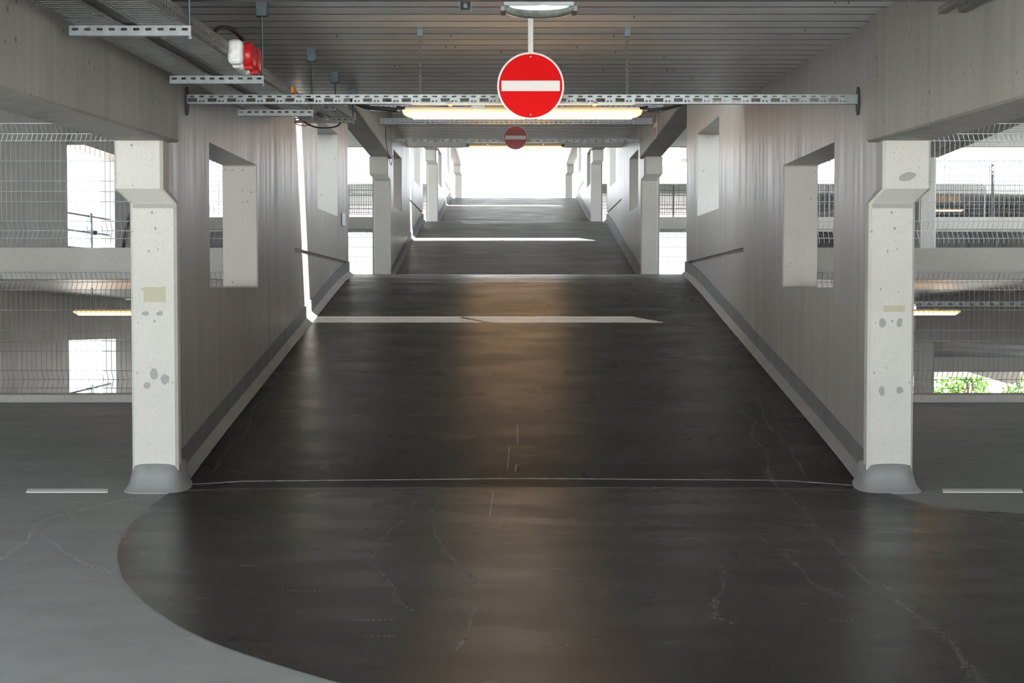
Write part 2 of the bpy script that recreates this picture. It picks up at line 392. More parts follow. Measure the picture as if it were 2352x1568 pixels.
mb = MB(); nx = 6; LIFT = 0.004
for a, b in zip(ys, ys[1:]):
    la, ra = lane_x(a); lb, rb = lane_x(b); za, zb = ramp_z(0, a) + LIFT, ramp_z(0, b) + LIFT
    for i in range(nx):
        t0, t1 = i / nx, (i + 1) / nx
        mb.quad((la + (ra - la) * t0, a, za), (la + (ra - la) * t1, a, za), (lb + (rb - lb) * t1, b, zb), (lb + (rb - lb) * t0, b, zb), 0)
    if a > 9.8: mb.quad((XL, a, za - 0.25), (XR, a, za - 0.25), (XR, b, zb - 0.25), (XL, b, zb - 0.25), 0)
def fz(x, y): return (ramp_z(0, y) if lane_x(y)[0] < x < lane_x(y)[1] else fA(y)) + (LIFT if lane_x(y)[0] < x < lane_x(y)[1] else 0) + 0.0005
def trail(mb, pts, w, mi, jit=0.3, step=0.05):
    """thin wandering worn strip lying on the floor"""
    dense = []
    for (x0, y0), (x1, y1) in zip(pts, pts[1:]):
        n = max(2, int(math.hypot(x1 - x0, y1 - y0) / step))
        dense += [(x0 + (x1 - x0) * i / n, y0 + (y1 - y0) * i / n) for i in range(n)]
    dense.append(pts[-1]); L = []
    ph = random.random() * 6
    if jit:      # broken wear: many small flat specks strewn along the path
        for i, (x, y) in enumerate(dense):
            ww = w * (0.7 + 0.5 * math.sin(i * 0.5 + ph)); ox = 0.006 * math.sin(i * 0.8 + ph)
            for q in range(int(12 + w * 650)):
                px = x + ox + random.gauss(0, 0.42) * ww; py = y + random.uniform(-0.5, 0.5) * step
                a = random.uniform(0.002, 0.008); b = random.uniform(0.0015, 0.005); z = fz(px, py)
                mb.quad((px - a, py, z), (px, py - b, fz(px, py - b)), (px + a * random.uniform(.6, 1), py, z), (px, py + b, fz(px, py + b)), mi)
        return
    for i, (x, y) in enumerate(dense):
        j = 0.008 * math.sin(i * 0.35 + ph) + 0.002 * math.sin(i * 2.3 + ph) if jit else 0
        a, b = dense[max(0, i - 1)], dense[min(len(dense) - 1, i + 1)]
        tx, ty = b[0] - a[0], b[1] - a[1]; l = math.hypot(tx, ty) or 1
        nx_, ny_ = -ty / l, tx / l
        ww = w * (1 + jit * math.sin(i * 0.7 + ph * 2) + jit * (random.random() - 0.5)) * 0.5
        if jit and (i == 0 or i == len(dense) - 1): ww *= 0.2
        L.append(((x + nx_ * (ww + j), y + ny_ * (ww + j)), (x - nx_ * (ww - j), y - ny_ * (ww - j))))
    for (a, b), (c, d) in zip(L, L[1:]):
        mb.quad((a[0], a[1], fz(*a)), (b[0], b[1], fz(*b)), (d[0], d[1], fz(*d)), (c[0], c[1], fz(*c)), mi)
trail(mb, [(-0.58, 9.15), (-0.63, 8.36), (-0.71, 7.81), (-0.70, 7.28), (-0.56, 6.86), (-0.52, 6.56), (-0.44, 6.33)], 0.022, 1)
trail(mb, [(-0.45, 9.15), (-0.47, 8.5), (-0.38, 7.75), (-0.27, 7.23), (-0.15, 6.86)], 0.02, 1)
trail(mb, [(1.71, 9.9), (1.74, 8.85), (1.70, 8.3), (1.69, 7.59), (1.65, 7.13), (1.70, 6.64), (1.72, 6.21), (1.75, 5.87), (1.70, 5.45), (1.69, 5.0)], 0.05, 1)
trail(mb, [(1.03, 7.33), (1.01, 6.95), (0.89, 6.44), (0.85, 6.21), (0.92, 6.14)], 0.03, 1)
trail(mb, [(2.3, 8.92), (2.51, 8.72), (2.72, 8.5), (2.88, 8.28), (3.3, 7.9)], 0.045, 1)
trail(mb, [(1.34, 7.87), (1.40, 7.33), (1.40, 6.81), (1.47, 6.6)], 0.03, 1)
trail(mb, [(-0.17, 6.36), (-0.17, 6.07), (-0.21, 5.74)], 0.02, 1)
trail(mb, [(1.72, 9.9), (1.80, 10.4), (1.75, 10.8), (1.86, 11.3), (1.78, 11.7), (1.72, 12.3)], 0.018, 1)
trail(mb, [(1.95, 9.8), (1.97, 10.5), (1.93, 11.2), (2.0, 11.9), (1.92, 12.6), (2.03, 13.4)], 0.018, 1)
trail(mb, [(2.0, 17.9), (1.93, 18.4), (2.05, 18.9)], 0.025, 1)
trail(mb, [(2.05, 15.7), (2.14, 16.4), (2.04, 17.1), (2.1, 17.5)], 0.02, 1)
trail(mb, [(-2.0, 9.9), (-2.02, 10.4), (-1.96, 11.0), (-2.05, 11.6), (-2.0, 12.4)], 0.02, 1)
trail(mb, [(0.04, 10.6), (0.04, 11.2)], 0.006, 2, 0); trail(mb, [(-0.03, 9.95), (-0.02, 10.5)], 0.005, 2, 0)
trail(mb, [(0.02, 9.9), (0.03, 10.05), (0.12, 10.12)], 0.008, 2, 0)
trail(mb, [(-0.13, 8.55), (-0.12, 9.4)], 0.006, 2, 0)
def chalk(xs, off):
    return [(x, lerp([(-3.3, 9.38), (-2.47, 9.53), (-1.76, 9.68), (0.07, 9.74), (1.79, 9.70), (2.46, 9.53), (3.3, 9.38)], x) - off(x)) for x in xs]
trail(mb, chalk([-2.15 + 0.2 * i for i in range(23)], lambda x: 0), 0.017, 2, 0)
trail(mb, chalk([-2.15 + 0.2 * i for i in range(23)], lambda x: 0.19), 0.012, 2, 0)
for _ in range(26):
    x = random.uniform(-1.7, 2.3); y = random.uniform(5.6, 9.2); l = random.uniform(0.03, 0.10)
    trail(mb, [(x - l, y), (x + l, y + random.uniform(-.02, .02))], 0.008, 1, 0.3, 0.02)
struct('floor', mb, [M['dark'], M['crack'], M['chalk']], 'dark coated driving lane curving onto the first ramp')
# marks on the light floor
mb = MB()
fzl = fz
trail(mb, [(-2.58, 7.2), (-2.57, 7.38), (-2.58, 7.81), (-2.65, 8.17), (-2.70, 8.3), (-2.65, 8.56), (-2.46, 9.0), (-2.3, 9.25)], 0.03, 0, 0.15)
trail(mb, [(-2.55, 8.0), (-2.2, 7.4), (-1.95, 7.1)], 0.012, 0, 0.15)
trail(mb, chalk([-3.3, -3.0, -2.75, -2.47, -2.2], lambda x: 0), 0.010, 1, 0)
trail(mb, chalk([2.4, 2.6, 2.9, 3.3, 3.5], lambda x: 0.0), 0.009, 1, 0)
trail(mb, chalk([2.3, 2.6, 2.9, 3.3, 3.5], lambda x: 0.17), 0.008, 1, 0)
struct('floor', mb, [M['crackl'], M['chalk']], 'worn trails and chalk line on the light grey floor')
for x0, x1, sk, lab in ((-3.09, -2.57, -0.05, 'white painted dash on the light floor left of the left column foot'), (2.74, 3.25, 0.05, 'white painted dash on the light floor right of the right column foot')):
    mb = MB(); z = lambda y: fA(y) + 0.006
    mb.add([(x0, 9.37, z(9.37)), (x1, 9.37, z(9.37)), (x1 - sk * -0.6, 9.49, z(9.49)), (x0 - sk * -0.6, 9.49, z(9.49)),
            (x0, 9.37, z(9.37) - .005), (x1, 9.37, z(9.37) - .005), (x1 + sk * 0.6, 9.49, z(9.49) - .005), (x0 + sk * 0.6, 9.49, z(9.49) - .005)],
           [(0, 1, 2, 3), (4, 5, 6, 7), (0, 1, 5, 4), (1, 2, 6, 5), (2, 3, 7, 6), (3, 0, 4, 7)])
    tag(mb.build('floor_marking', M['paint']), lab, 'floor marking', 'white dashes on the floor')

for k, nm in ((1, 'second'), (2, 'third')):
    mb = MB(); y = 9.0 + P * k
    while y < 20.8 + P * k:
        b = y + 0.2; za, zb = ramp_z(k, y) + LIFT, ramp_z(k, b) + LIFT
        for i in range(4):
            x0 = XL + (XR - XL) * i / 4; x1 = XL + (XR - XL) * (i + 1) / 4
            mb.quad((x0, y, za), (x1, y, za), (x1, b, zb), (x0, b, zb))
        if y > 9.8 + P * k: mb.quad((XL, y, za - .25), (XR, y, za - .25), (XR, b, zb - .25), (XL, b, zb - .25))
        y = b
    struct('floor', mb, M['ramp2'], '%s ramp rising beyond the first' % nm)

# ------------------------------------------------------------------ ramp side walls
def wall(side, k, which):
    s = -1 if side == 'left' else 1
    xi = XL if s < 0 else XR
    def prism(mb, y0, y1, zb, zt, inset=0.0, mi=0):
        a, b = xi + s * inset, xi + s * (T if y0 > 9.6 + P * k else 0.235)
        mb.slab(min(a, b), max(a, b), y0, y1, zb, zt, mi)
    mb = MB(); D = P * k
    base = lambda y: ramp_z(k, y) - 0.28
    dz = (0.0, 1.50, 3.08)[k]
    if which == 1:
        w0, w1, zb, zt = 10.72 + D, 12.74 + D, 0.0 + dz, 1.047 + dz
        ya, yb = 9.5 + D, 14.9 + D; top = sh(SF[k], 0.05)
        cuts = [ya, 9.76 + D, w0, 11.7 + D, w1, 13.8 + D, yb]
    else:
        w0, w1, zb, zt = 16.75 + D, 18.70 + D, 0.893 + dz, 1.93 + dz
        ya, yb = 14.9 + D, 19.85 + D; top = sh(SF[k + 1], 0.05)
        cuts = [ya, w0, 17.8 + D, w1, 19.3 + D, yb]
    groove = lambda y: 0.388 + dz - 0.012 * (y - 14.95 - D)
    ins = 0.0 if which == 1 else 0.008
    for a, b in zip(cuts, cuts[1:]):
        inwin = a >= w0 - 1e-6 and b <= w1 + 1e-6
        lo_top = (lambda y: zb) if inwin else top
        if which == 2:
            g = groove
            if a == ya:   # recessed joint against the lower wall
                prism(mb, a, a + 0.022, base, top, ins + 0.05); a = a + 0.022
            prism(mb, a, b, base, lambda y: g(y) - 0.03, ins)
            prism(mb, a, b, lambda y: g(y) - 0.03, lambda y: g(y) + 0.014, ins + 0.035, 0)
            xa_, xb_ = xi + s * ins, xi + s * (ins + 0.036)
            mb.quad((xa_, a, g(a) - 0.03), (xa_, b, g(b) - 0.03), (xb_, b, g(b) - 0.002), (xb_, a, g(a) - 0.002), 0)
            prism(mb, a, b, lambda y: g(y) + 0.014, lo_top, ins)
        else: prism(mb, a, b, base, lo_top, ins)
        if inwin: prism(mb, a, b, lambda y: zt, top, ins)
    # pale reveal inside the window at its far end
    a, b = xi + s * 0.012, xi + s * (T - 0.004)
    mb.box(min(a, b), max(a, b), w1 - 0.003, w1 + 0.01, zb + 0.012, zt - 0.012, 1)
    return struct('wall_' + side, mb, [M['wall'], M['column']], '%s side wall of the %s ramp, %s part' % (side, ('first', 'second', 'third')[k], ('lower', 'upper')[which - 1]))
for k in range(3):
    for side in ('left', 'right'):
        wall(side, k, 1); wall(side, k, 2)

# skirting band and pale fillet along the ramp edges
for k in range(3):
    for side in ('left', 'right'):
        s = -1 if side == 'left' else 1; xi = XL if s < 0 else XR
        mb = MB(); y = 9.52 + P * k; y1 = 19.9 + P * k
        while y < y1 - 1e-6:
            b = min(y + 0.3, y1)
            za, zb = ramp_z(k, y) + LIFT, ramp_z(k, b) + LIFT
            xa = xi - s * 0.006
            mb.quad((xa, y, za + 0.05), (xa, b, zb + 0.05), (xa, b, zb + 0.185), (xa, y, za + 0.185), 0)
            mb.quad((xa, y, za + 0.185), (xa, b, zb + 0.185), (xi + s * 0.02, b, zb + 0.19), (xi + s * 0.02, y, za + 0.19), 0)
            xf = xi - s * 0.065
            mb.quad((xf, y, za + 0.003), (xf, b, zb + 0.003), (xa, b, zb + 0.055), (xa, y, za + 0.055), 1)
            y = b
        struct('baseboard_' + side, mb, [M['skirt'], M['fillet'] if k == 0 else M['skirt']], 'grey coated skirting of the %s ramp, %s side' % (('first', 'second', 'third')[k], side))

# ------------------------------------------------------------------ columns and beams
def ring(x0, x1, y0, y1, z, c=0.018):
    return [(x0 + c, y0, z), (x1 - c, y0, z), (x1, y0 + c, z), (x1, y1, z), (x0, y1, z), (x0, y0 + c, z)]
def column(side, y0, zfoot, ztop, zc, label, foot=True, marks=None, mat=None):
    """ztop: seat of the beam; zc: lower end of the sloping corbel step"""
    s = -1 if side == 'left' else 1
    xi = (XL + 0.050) if s < 0 else (XR - 0.055)
    lo = (xi, xi + s * 0.295); hi = (xi + s * 0.06, xi + s * 0.365)
    L = (min(lo), max(lo)); H = (min(hi), max(hi)); d = 0.30
    t = thing('concrete_column', ((L[0] + L[1]) / 2, y0 + d / 2, zfoot), label, 'column', 'concrete columns beside the ramps')
    mb = MB()
    mb.loft([ring(*L, y0, y0 + 0.095, z) for z in (zfoot + 0.02, zc)] + [ring(*H, y0 - 0.10, y0 + 0.095, zc + 0.085), ring(*H, y0 - 0.10, y0 + 0.095, ztop - 0.004)])
    sh_ = mb.build('shaft', mat or M['column'], t)
    mb = MB(); mb.box(L[0] + 0.02, L[1] - 0.02, y0 - 0.0015, y0 + 0.003, zc - 0.032, zc - 0.002)
    part(mb.build('joint_band', M['patch'], t), 'tan mortar band below the corbel')
    if foot:
        mb = MB(); n = 24; cx = (L[0] + L[1]) / 2; cy = y0 + 0.14
        def el(rx, ry, z): return [(cx + rx * abs(math.cos(2 * math.pi * j / n)) ** 0.6 * math.copysign(1, math.cos(2 * math.pi * j / n)), cy + ry * abs(math.sin(2 * math.pi * j / n)) ** 0.6 * math.copysign(1, math.sin(2 * math.pi * j / n)), z) for j in range(n)]
        mb.loft([el(0.225, 0.26, zfoot - 0.01), el(0.205, 0.235, zfoot + 0.008), el(0.185, 0.205, zfoot + 0.04), el(0.168, 0.185, zfoot + 0.10), el(0.158, 0.172, zfoot + 0.165), el(0.135, 0.12, zfoot + 0.185)])
        part(mb.build('foot_coating', M['fillet'], t, smooth=True), 'flared grey coated foot')
    for (kind, cx, cz, rx, rz, rot) in (marks or []):
        mb = MB()
        if kind == 'tape':
            mb.box(cx - rx, cx + rx, y0 - 0.0015, y0 + 0.002, cz - rz, cz + rz)
            part(mb.build('tape_residue', M['tape'], t), 'yellowish tape residue')
        else:
            yy = y0 - 0.0015 - (0.10 if cz > zc + 0.085 else 0)
            n = 14; rad = [0.85 + 0.3 * random.random() for _ in range(n)]
            rg = []
            for yq in (yy, yy + 0.004):
                r_ = []
                for j in range(n):
                    a = 2 * math.pi * j / n; u, v = rx * rad[j] * math.cos(a), rz * rad[j] * math.sin(a)
                    r_.append((cx + u * math.cos(rot) - v * math.sin(rot), yq, cz + u * math.sin(rot) + v * math.cos(rot)))
                rg.append(r_)
            mb.loft(rg); part(mb.build('repair_patch', M['patch'], t), 'grey mortar patch')
    return t
column('left', 9.43, -1.302, 0.925, 0.535, 'pale concrete column at the left foot of the near ramp, with a yellow tape mark',
       marks=[('tape', -2.275, -0.045, 0.070, 0.048, 0), ('p', -2.335, -0.165, 0.022, 0.014, 0), ('p', -2.245, -0.165, 0.022, 0.014, 0.2), ('p', -2.285, -0.55, 0.026, 0.038, 0), ('p', -2.215, -0.585, 0.03, 0.032, 0.3), ('p', -2.33, -0.625, 0.022, 0.022, 0)])
column('right', 9.43, -1.302, 0.925, 0.535, 'pale concrete column at the right foot of the near ramp, with a grey patch on its head',
       marks=[('tape', 2.435, -0.135, 0.068, 0.020, 0), ('p', 2.36, -0.225, 0.024, 0.028, 0), ('p', 2.47, -0.225, 0.018, 0.030, -0.3), ('p', 2.36, -0.66, 0.02, 0.03, 0), ('p', 2.475, -0.655, 0.022, 0.022, 0), ('p', 2.485, 0.695, 0.052, 0.028, 0.25)])
column('left', 26.08, fB(26.1), 2.29, 1.90, 'weathered concrete column left of the second ramp, beside the mesh gap', foot=False)
column('right', 26.08, fB(26.1), 2.29, 1.90, 'weathered concrete column right of the second ramp, beside the mesh gap', foot=False)
column('left', 42.73, fC(42.8), 3.95, 3.56, 'slim far concrete column left of the third ramp', foot=False)
column('right', 42.73, fC(42.8), 3.95, 3.56, 'slim far concrete column right of the third ramp', foot=False)
column('left', 63.2, fD(63.2), 5.19, 4.80, 'farthest concrete column left of the white sky opening', foot=False)
column('right', 63.2, fD(63.2), 5.19, 4.80, 'farthest concrete column right of the white sky opening', foot=False)

def beam(side, y0, y1, zb, zt, label):
    s = -1 if side == 'left' else 1
    a = (XL + 0.055) if s < 0 else (XR - 0.055); b = a + s * 0.36
    mb = MB(); mb.slab(min(a, b), max(a, b), y0, y1, zb, zt)
    o = mb.build('concrete_beam', M['beam']); bevel(o, 0.012, 1)
    return tag(o, label, 'beam', 'concrete beams over the lanes')
bzA = lambda y: 0.925 + 0.029 * (y - 9.45)
beam('left', A0, 9.52, bzA, sh(sA, 0.0), 'big concrete beam under the near ceiling at the left, resting on the left column')
beam('right', A0, 9.52, bzA, sh(sA, 0.0), 'big concrete beam under the near ceiling at the right, resting on the right column')
bzB = lambda y: 2.29 - 0.028 * (y - 26.1)
beam('left', 19.86, 26.42, bzB, sB, 'concrete beam over the second lane at the left, ending on the second column')
beam('right', 19.86, 26.42, bzB, sB, 'concrete beam over the second lane at the right, with a round sign on its side')
bzC = lambda y: 3.95 + 0.036 * (y - 42.7)
beam('left', 36.5, 43.05, bzC, sC, 'distant concrete beam over the third lane at the left')
beam('right', 36.5, 43.05, bzC, sC, 'distant concrete beam over the third lane at the right')
bzD = lambda y: 5.19 - 0.012 * (y - 63.2)
beam('left', 53.15, 63.5, bzD, sD, 'farthest concrete beam left of the sky opening')
beam('right', 53.15, 63.5, bzD, sD, 'farthest concrete beam right of the sky opening')
mb = MB(); mb.slab(7.15, 7.5, 19.86, 26.42, bzB, sB)
tag(mb.build('concrete_beam', M['beam']), 'dark concrete beam crossing behind the fence in the right bay', 'beam', 'concrete beams over the lanes')
mb = MB(); mb.loft([ring(7.17, 7.46, 26.1, 26.4, z) for z in (fB(26.2), bzB(26.2))])
tag(mb.build('concrete_column', M['column']), 'concrete column under the dark beam behind the upper right fence', 'column', 'concrete columns beside the ramps')
mb = MB(); mb.loft([ring(7.17, 7.46, 26.1, 26.4, z) for z in (fB(26.2) - LOW, fB(26.2) - 0.9)])
tag(mb.build('concrete_column', M['column']), 'concrete column on the lower deck behind the lower right fence', 'column', 'concrete columns beside the ramps')

# ------------------------------------------------------------------ left facade, behind the left fences
X0 = XO0
for nm, zb, zt, lab in (('wall_left', fB, sB, 'grey facade wall behind the upper left fence'), ('wall_left', sh(fB, -LOW), sh(fB, -0.2), 'dark facade wall behind the lower left fence')):
    mb = MB(); mb.slab(X0 - 0.25, X0, 15.0, 24.05, zb, zt); mb.slab(X0 - 0.25, X0, 26.9, 31.4, zb, zt)
    struct(nm, mb, M['facade'], lab)
mb = MB(); mb.slab(X0 - 0.1, X0 + 0.3, 24.0, 27.0, lambda y: 2.30, sB)
tag(mb.build('concrete_beam', M['beam']), 'concrete lintel beam above the upper left facade opening', 'beam', 'concrete beams over the lanes')
for dz, lab in ((0, 'steel guard railing in the bright upper left facade opening'), (-LOW, 'steel guard railing in the bright lower left facade opening')):
    zf = fB(25.5) + dz
    t = thing('guard_railing', (X0 - 0.12, 25.7, zf), lab, 'railing', 'railings in the left facade openings')
    mb = MB(); mb.box(X0 - 0.16, X0 - 0.08, 25.66, 25.76, zf, zf + 1.24); mb.build('post', M['galv'], t)
    for h in (0.35, 0.62, 0.90, 1.18):
        mb = MB(); mb.tube([(X0 - 0.12, 24.0, zf + h), (X0 - 0.12, 26.9, zf + h)], 0.018, 6); mb.build('rail', M['galv'], t)
    mb = MB(); mb.box(X0 - 0.07, X0 - 0.02, 25.6, 25.82, zf + 0.86, zf + 0.94); mb.build('clamp', M['darkhole'], t)
mb = MB(); mb.tube([(X0 + 0.05, 15.4, -0.295), (X0 + 0.05, 24.0, -0.27)], 0.022, 8)
tag(mb.build('conduit_pipe', M['galv'], smooth=True), 'thin steel conduit running along the dark lower left facade wall', 'pipe')
mb = MB(); mb.tube([(-4.55, 17.2, fB(17.2) - 0.02), (-4.45, 17.2, 0.78), (-4.42, 17.2, 0.86), (-4.30, 17.2, 1.4)], 0.020, 8)
tag(mb.build('diagonal_strut', M['darkhole'], smooth=True), 'thin dark diagonal strut behind the upper left fence beside the left column', 'strut')

# ------------------------------------------------------------------ welded mesh fences
HW = [0.0, 0.096, 0.174, 0.376, 0.578, 0.683, 0.785, 0.98, 1.074, 1.155]
def panel_mesh(mb, w, h_off=0.0, r=0.0027):
    H = 1.23
    def kink(z):  # depth of the fold at height z (from the top)
        for c, hw in ((0.096, 0.085), (1.074, 0.085)):
            d = abs(z - c)
            if d < hw: return 0.075 * (1 - d / hw)
        return 0.0
    zs = [0.0, 0.012, 0.096, 0.18, 0.99, 1.074, 1.158, 1.20]
    n = int(round(w / 0.05))
    for i in range(n + 1):
        x = i * w / n; pts = [(x, kink(z), H - z) for z in zs]
        mb.tube(pts, r, 4)
    for z in HW: mb.tube([(0, kink(z) - 0.004, H - z), (w, kink(z) - 0.004, H - z)], r * 1.25, 4)
PANELS = {}
def fence(xs, y, zbase, label, mat):
    """run of mesh panels between posts standing on a deck edge"""
    t = thing('mesh_fence', (xs[0], y, zbase), label, 'fence', 'welded mesh fences along the deck edges')
    for a, b in zip(xs, xs[1:]):
        pk = (round(b - a, 2), mat.name)
        if pk not in PANELS:
            mb = MB(); panel_mesh(mb, b - a, r=0.0045 if mat.name == 'dark_grey_wire' else 0.0027)
            o = mb.build('wire_panel', mat, None, ez=False); o.parent = t; PANELS[pk] = o
        else: o = clone(PANELS[pk], t)
        o.location = (a - xs[0], 0, 0.02)
    mbp = None
    for x in xs:
        if mbp is None:
            mb = MB(); mb.box(-0.02, 0.02, 0.01, 0.05, 0.0, 1.2); mbp = mb.build('post', mat, None, ez=False); mbp.parent = t; o = mbp
        else: o = clone(mbp, t)
        o.location = (x - xs[0], 0.075, 0)
    return t
LX = [-7.1, -5.3, -2.56]; RX = [2.70, 5.42, 7.1]; RXX = [2.70, 5.22, 7.74, 10.26, 12.78]; TX = [-7.1, -4.58, -2.06, 0.46, 2.98, 5.5, 8.02]
ea = lambda f, y: f(y) + 0.075
fence(LX, 14.78, ea(fA, 14.8) - 0.034, 'lower wire mesh fence left of the left column, on the near deck edge', M['wire'])
fence(RX, 14.78, ea(fA, 14.8) - 0.034, 'lower wire mesh fence right of the right column, on the near deck edge', M['wire'])
fence(LX, 14.98, ea(fB, 14.98), 'upper wire mesh fence at the left, above the concrete deck edge', M['wire'])
fence(RX, 14.98, ea(fB, 14.98), 'upper wire mesh fence at the right, above the concrete deck edge', M['wire'])
fence(TX, 14.80, sA(14.8) + 0.315, 'wire mesh fence on the roof edge above the near ramp, seen through its striped shadow', M['wire'])
fence(TX, 31.32, sB(31.4) + 0.315, 'wire mesh fence on the roof edge above the second ramp', M['wire'])
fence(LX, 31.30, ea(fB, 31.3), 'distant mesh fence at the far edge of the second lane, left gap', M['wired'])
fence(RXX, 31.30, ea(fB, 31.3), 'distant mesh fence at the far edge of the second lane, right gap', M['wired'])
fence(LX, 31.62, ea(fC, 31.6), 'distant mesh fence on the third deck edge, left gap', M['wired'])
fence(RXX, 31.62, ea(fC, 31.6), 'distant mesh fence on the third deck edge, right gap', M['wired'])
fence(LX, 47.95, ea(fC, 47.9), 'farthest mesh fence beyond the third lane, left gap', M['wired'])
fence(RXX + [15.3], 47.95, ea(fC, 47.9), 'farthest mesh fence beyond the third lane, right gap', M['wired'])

# ------------------------------------------------------------------ no entry signs
def no_entry(x, y, z, d, red, zceil, label, group='round no entry signs'):
    r = d / 2
    t = thing('no_entry_sign', (x, y, z - r), label, 'sign', group)
    mb = MB(); mb.disc_y(x, y, y + 0.012, z, r, 72); pl = part(mb.build('plate', M['signwhite'], t), 'white rimmed plate')
    mb = MB(); mb.disc_y(x, y - 0.0015, y + 0.001, z, r * 0.945, 72); part(mb.build('red_disc', red, pl), 'red disc')
    mb = MB(); mb.box(x - r * 0.87, x + r * 0.87, y - 0.003, y - 0.001, z - r * 0.155, z + r * 0.155); part(mb.build('bar', M['signwhite'], pl), 'white bar')
    for dz in (0.86, -0.86):
        mb = MB(); mb.disc_y(x, y - 0.006, y - 0.001, z + r * dz, r * 0.022, 12); mb.build('screw', M['galv'], pl)
    if zceil:
        mb = MB(); mb.box(x - 0.016, x + 0.016, y + 0.013, y + 0.028, z - r * 0.95, zceil); part(mb.build('pole', M['white'], t), 'white flat pole')
    return t
no_entry(0.117, 9.33, 1.262, 0.42, M['signred'], sA(9.35), 'bright red round no entry sign hanging from the near ceiling')
no_entry(0.062, 25.95, 2.615, 0.42, M['fadedred'], sB(25.96), 'smaller looking dull red no entry sign hanging farther back below the big one')
t = thing('no_entry_sign', (2.262, 23.4, 2.34), 'foreshortened red no entry sign on the side of the right beam', 'sign', 'round no entry signs')
mb = MB(); mb.disc_x(2.256, 2.268, 23.4, 2.55, 0.21, 48); pl = mb.build('plate', M['signwhite'], t)
mb = MB(); mb.disc_x(2.2545, 2.257, 23.4, 2.55, 0.198, 48); mb.build('red_disc', M['fadedred'], pl)
mb = MB(); mb.box(2.253, 2.2555, 23.4 - 0.18, 23.4 + 0.18, 2.518, 2.582); mb.build('bar', M['signwhite'], pl)

# ------------------------------------------------------------------ slotted rails and chains
def rail_parts(t, x0, x1, y, z0, h=0.06, dep=0.04, pitch=0.130, mat=None):
    ub = [0.0]; hol = []
    n = int((x1 - x0) / pitch)
    cuts = [0.010, 0.020, 0.050, 0.070, 0.082, 0.085, 0.095, 0.105, 0.115, 0.118, 0.130]
    for i in range(n): ub += [i * pitch + c for c in cuts]
    ub.append(x1 - x0); k = h / 0.06
    vb = [v * k for v in (0, 0.012, 0.022, 0.036, 0.043, 0.053, 0.06)]
    def hole(i, j):
        u = (ub[i] + ub[i + 1]) / 2
        if u > n * pitch: return False
        u = u % pitch; v = (vb[j] + vb[j + 1]) / 2 / k
        if 0.010 < u < 0.070 and 0.012 < v < 0.036: return True
        if (0.082 < u < 0.095 or 0.105 < u < 0.118) and 0.012 < v < 0.022: return True
        if (0.020 < u < 0.050 or 0.085 < u < 0.115) and 0.043 < v < 0.053: return True
        return False
    mb = MB(); plate(mb, (1, 0, 0), (0, 0, 1), (x0, y, z0), ub, vb, hole)
    solid(mb.build('slotted_web', mat or M['galv'], t))
    for z, nm in ((z0, 'lower_flange'), (z0 + h, 'upper_flange')):
        mb = MB(); mb.box(x0, x1, y, y + dep, z - 0.0015, z + 0.0015); mb.build(nm, mat or M['galv'], t)
def slotted_rail(x0, x1, y, z0, label, h=0.06, hole_discs=True, **kw):
    t = thing('slotted_rail', ((x0 + x1) / 2, y, z0), label, 'rail', 'slotted steel rails across the ceiling')
    rail_parts(t, x0, x1, y, z0, h, **kw)
    if hole_discs:
        for x, sx in ((x0, 1), (x1, -1)):
            mb = MB(); mb.loft([[(x + sx * d_, y + 0.02 + r * 0.045 * math.cos(a), z0 + 0.02 + r * 0.095 * math.sin(a)) for a in [2 * math.pi * j / 20 for j in range(20)]] for d_, r in ((-0.02, 1.0), (0.003, 1.0), (0.003, 0.8))])
            part(mb.build('wall_sleeve', M['darkhole'], t), 'dark oval wall sleeve')  # flat dark disc painted in for the shade of a wall hole
    return t
slotted_rail(XL + 0.008, XR - 0.008, 9.96, 1.229, 'long galvanised slotted rail from wall to wall behind the big sign')
slotted_rail(XL + 0.001, XR - 0.001, 26.5, 2.585, 'far slotted rail from wall to wall behind the small sign', hole_discs=False)
slotted_rail(-2.12, 2.26, 7.0, 1.349, 'slotted rail along the top edge of the view, beside the emergency light', hole_discs=False, mat=M['galvd'])
slotted_rail(2.72, 7.1, 18.55, -0.235, 'slotted rail carrying the lamp behind the lower right fence', hole_discs=False)

def chain(x, y, z0, z1, label):
    t = thing('hanging_chain', (x, y, z0), label, 'chain', 'chains holding the slotted rail')
    n = int((z1 - z0 - 0.05) / 0.021)
    link = None
    for i in range(n):
        pts = []
        for j in range(12):
            a = 2 * math.pi * j / 12; u = 0.0075 * math.cos(a); v = 0.011 * math.sin(a) + (0.004 if math.sin(a) > 0 else -0.004)
            rot = (math.pi / 2) * (i % 2) + 0.5
            pts.append((u * math.cos(rot), u * math.sin(rot), v))
        if i < 2:
            mb = MB(); mb.tube(pts, 0.0024, 5, closed=True); o = mb.build('link', M['galvd'], None, ez=False, smooth=True); o.parent = t
            link = [o] if i == 0 else link + [o]
        else: o = clone(link[i % 2], t)
        o.location = (0, 0, 0.008 + i * 0.021)
    mb = MB(); mb.box(x - 0.017, x + 0.017, y - 0.015, y + 0.015, z1 - 0.055, z1); part(mb.build('ceiling_clip', M['zinc_blue'], t), 'blue grey ceiling clip')
    mb = MB(); mb.tube([(x, y, z1 - 0.05), (x, y, z0 + n * 0.021 + 0.01)], 0.004, 6); mb.build('hook', M['galvd'], t)
    return t
chain(-0.615, 9.98, 1.292, sA(9.98), 'steel chain left of the big sign, hanging from the ceiling to the slotted rail')
chain(0.772, 9.98, 1.292, sA(9.98), 'steel chain right of the big sign, hanging from the ceiling to the slotted rail')

